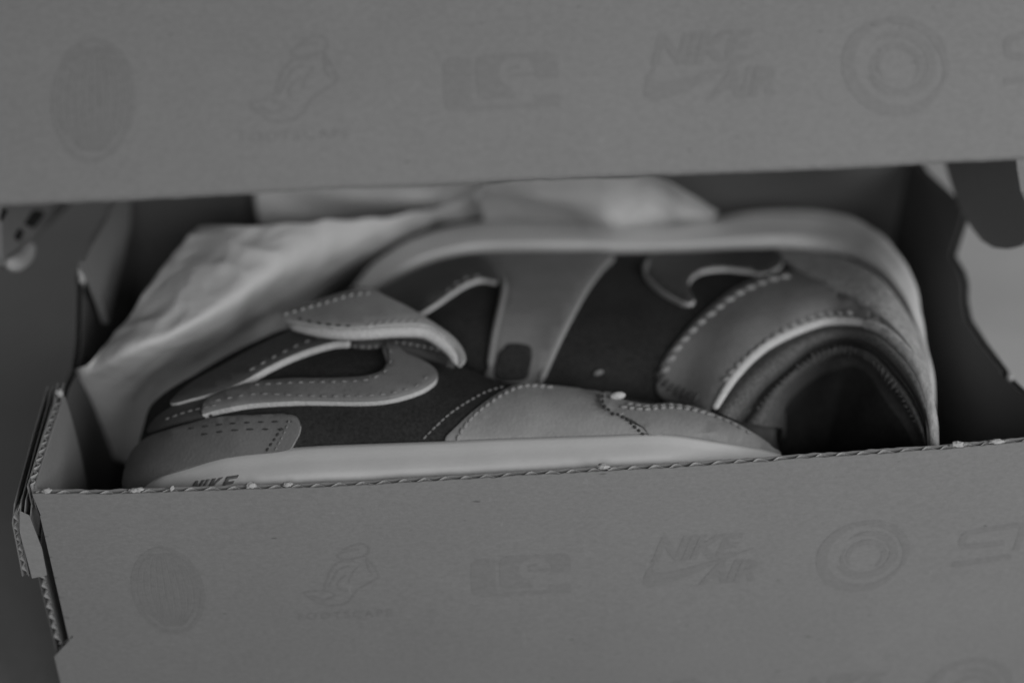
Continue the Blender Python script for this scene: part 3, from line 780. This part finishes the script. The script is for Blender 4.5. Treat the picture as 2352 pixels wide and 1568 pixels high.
P2_ = panel_mesh('side_strap', strap, [b2], .0016, [M_grey2, M_grey2], smooth_n=110); part('side_strap', P2_, s2, 'mid grey leather strap widening towards the sole')
bs2 = bvh_me(P2_)
tube_on('piping', [(1120, 607), (1145, 628), (1158, 651), (1156, 680), (1145, 729), (1134, 782), (1125, 845)], [b2, bs2], .0013, M_thread_m, s2, .0002)
tube_on('piping', [(1408, 590), (1378, 622), (1344, 668), (1310, 729), (1280, 789), (1254, 846), (1238, 880)], [b2, bs2], .0014, M_thread, s2, .0002)
patch = [(1140, 870), (1143, 818), (1158, 800), (1172, 790), (1212, 794), (1222, 808), (1218, 840), (1205, 872)]
part('dark_patch', panel_mesh('dark_patch', patch, [bs2, b2], .0010, [M_dark, M_dark], smooth_n=50, step=16), s2)
hook = [(1505, 590), (1487, 600), (1481, 618), (1488, 642), (1515, 669), (1546, 689), (1579, 704), (1596, 697), (1586, 676), (1583, 656), (1594, 640), (1615, 629), (1663, 624), (1714, 629), (1754, 636), (1792, 618), (1792, 590), (1740, 580), (1600, 586)]
P3_ = panel_mesh('hook_overlay', hook, [b2], .0022, [M_char, M_raw], smooth_n=110, step=18); part('hook_overlay', P3_, s2, 'hook shaped charcoal overlay with pale edge')
tube_on('piping', [(1489, 598), (1483, 618), (1490, 642), (1516, 669), (1547, 689), (1580, 703)], [b2, bvh_me(P3_)], .0009, M_thread_m, s2, .0003)
heel2 = [(1780, 578), (1800, 600), (1840, 632), (1880, 650), (1950, 690), (2000, 715), (2050, 765), (2090, 820), (2125, 900), (2140, 985), (2141, 955), (2127, 862), (2104, 776), (2064, 702), (2015, 642), (1945, 602), (1865, 583)]
P4_ = panel_mesh('heel_counter', heel2, [b2], .0018, [M_knit, M_knit], smooth_n=120, step=14); part('heel_counter', P4_, s2, 'rough textured grey heel counter')
bk = bvh_me(P4_)
collar = [(1512, 905), (1516, 846), (1539, 805), (1589, 748), (1630, 711), (1673, 677), (1714, 654), (1761, 636), (1810, 628), (1850, 640), (1906, 664), (1975, 694), (2035, 738), (2078, 785), (2110, 840), (2130, 910), (2112, 868), (2066, 801), (2003, 753), (1919, 741), (1850, 756), (1757, 800), (1687, 867), (1638, 938), (1580, 945)]
P5_ = panel_mesh('collar_panel', collar, [b2, bk], .0016, [M_collar, M_collar], smooth_n=150, step=20, puff=.001); part('collar_panel', P5_, s2, 'curved mid grey leather collar with bead stitching')
bc = bvh_me(P5_); A2 = [b2, bs2, bk, bc]
pipe = [on_z(*a, z)+Vector((0, -.0004, .0012)) for a, z in zip(pip, pipz)]
pipe = crom(pipe, 90)
part('collar_piping', tube_mesh('collar_piping', pipe[:52], .0018, M_raw, 80, 8, .35), s2, 'pale piping round the collar')
part('collar_binding', tube_mesh('collar_binding', pipe[49:], .0021, M_knit, 70, 8, .1), s2)
seam([(1528, 850), (1552, 806), (1600, 752), (1640, 718), (1682, 686), (1722, 664), (1765, 646), (1802, 638)], A2, 27, .0022, .0014, M_thread, s2, .0004, -.5)
seam([(1668, 872), (1700, 836), (1760, 786), (1830, 745), (1890, 724), (1950, 719)], A2, 22, .0019, .0012, M_thread, s2, .0003, -.5)
seam([(1030, 668), (1060, 645), (1095, 636)], [b2, bvh_me(P1)], 22, .0013, .0008, M_thread_m, s2)
seam([(1500, 625), (1530, 660), (1570, 682)], [bvh_me(P3_), b2], 20, .0012, .0006, M_thread_d, s2)
seam([(1600, 628), (1640, 614), (1720, 620)], [bvh_me(P3_), b2], 20, .0012, .0006, M_thread_m, s2)
seam([(1330, 690), (1300, 750), (1275, 800)], A2, 24, .0012, .0006, M_thread_d, s2)
seam([(1740, 935), (1790, 878), (1850, 832), (1910, 806), (1960, 806), (2010, 836), (2060, 895), (2100, 965)], [blin], 13, .0024, .0009, M_lin, s2, .0003, 1.3)
P, N = cast(1375, 856, A2); part('bar_tack', bead_mesh('bar_tack', [(P+N*.0008, Vector((1, .5, 0)), N, .0020, .0010)], M_thread_m, 8, 6), s2)
seam([(1508, 858), (1530, 880), (1560, 900), (1600, 915)], A2, 14, .0022, .0008, M_char, s2, .0004, 1.4)
# strip of the collar lining of the near shoe, standing up inside its opening
V, F, _ = loft([[on_z(*p) for p in c] for c in (((1680, 965, .100), (1705, 990, .096), (1730, 1025, .090)), ((1735, 955, .102), (1752, 990, .096), (1758, 1035, .088)), ((1790, 944, .104), (1783, 988, .096), (1770, 1040, .086)), ((1806, 948, .094), (1804, 990, .086), (1796, 1045, .076)))], 24, 16)
part('heel_lining', mesh('heel_lining', V, F, M_grey2), s1)

# ------------------------------------------------------------------ paper
def paper(name, colsP, label, nu=150, nv=150, amp=.0011, seed=0, th=.00015):
    V, F, _ = loft([[on_z(*p) for p in c] for c in colsP], nu, nv)
    W_ = []
    for p in V:
        a = noise.noise(Vector((p.x*34+seed, p.y*34, 0)))*amp*1.3
        b = (.4-abs(noise.noise(Vector((p.x*46+p.y*20, p.y*46+seed, 0)))))*amp*2.4
        c = (.4-abs(noise.noise(Vector((p.x*110-p.y*40, p.y*90+seed, 3)))))*amp*.9
        W_.append(p+Vector((0, 0, a+b+c)))
    n = len(W_); V2 = W_+[p-Vector((0, 0, th)) for p in W_]; nr, nc = nv, nu
    F2 = list(F)+[tuple(k+n for k in f[::-1]) for f in F]
    bd = [j for j in range(nc)]+[i*nc+nc-1 for i in range(1, nr)]+[(nr-1)*nc+j for j in range(nc-2, -1, -1)]+[i*nc for i in range(nr-2, 0, -1)]
    F2 += [(bd[i], bd[(i+1) % len(bd)], bd[(i+1) % len(bd)]+n, bd[i]+n) for i in range(len(bd))]
    o = part(name, mesh(name, V2, F2, M_paper), None); o['label'] = label; o['category'] = 'paper'; o['group'] = 'wrapping paper round the sneakers'
    return o
paper('wrapping_paper', [
 [(455, 520, .136), (380, 612, .132), (300, 722, .127), (215, 830, .119), (176, 848, .115), (176, 856, .098)],
 [(560, 517, .142), (500, 600, .138), (420, 710, .134), (290, 812, .127), (200, 880, .106), (188, 960, .074)],
 [(700, 510, .139), (650, 590, .136), (560, 680, .132), (420, 780, .126), (290, 900, .096), (228, 1032, .060)],
 [(860, 502, .129), (790, 570, .123), (680, 650, .115), (540, 750, .106), (400, 870, .080), (300, 1066, .048)],
 [(980, 484, .127), (900, 545, .114), (800, 610, .100), (680, 690, .090), (540, 790, .080), (400, 1000, .066)],
 [(1085, 458, .127), (1000, 510, .110), (900, 570, .095), (800, 640, .082), (680, 740, .074), (520, 960, .062)]],
 'crumpled pale wrapping paper covering the toes at the left of the box')
paper('wrapping_paper', [
 [(1085, 462, .134), (1092, 464, .132), (1100, 468, .128), (1108, 500, .112), (1112, 520, .106)],
 [(1112, 428, .146), (1150, 446, .138), (1190, 463, .131), (1200, 500, .112), (1205, 530, .104)],
 [(1250, 411, .148), (1280, 440, .140), (1300, 472, .131), (1305, 505, .114), (1305, 532, .106)],
 [(1400, 408, .148), (1400, 445, .139), (1395, 480, .131), (1402, 518, .122), (1405, 535, .111)],
 [(1500, 407, .146), (1500, 435, .135), (1490, 470, .126), (1495, 505, .118), (1495, 530, .108)],
 [(1580, 444, .136), (1575, 462, .130), (1570, 480, .125), (1565, 502, .119), (1562, 520, .110)],
 [(1650, 488, .124), (1648, 491, .122), (1645, 494, .120), (1640, 499, .117), (1636, 506, .113)]],
 'pale sheet of wrapping paper tucked between the rear sole and the raised lid', 80, 50, .0008, 5)
paper('wrapping_paper', [
 [(580, 425, .124), (585, 455, .118), (590, 490, .112), (595, 525, .104)],
 [(660, 420, .124), (680, 460, .116), (720, 500, .108), (740, 530, .100)],
 [(800, 415, .126), (820, 455, .120), (850, 490, .110), (870, 520, .100)],
 [(950, 405, .127), (960, 440, .124), (980, 475, .116), (1000, 510, .104)],
 [(1120, 395, .126), (1125, 425, .122), (1130, 455, .114), (1140, 500, .100)]],
 'shaded grey fold of wrapping paper against the back wall, left of centre', 60, 40, .0008, 11)
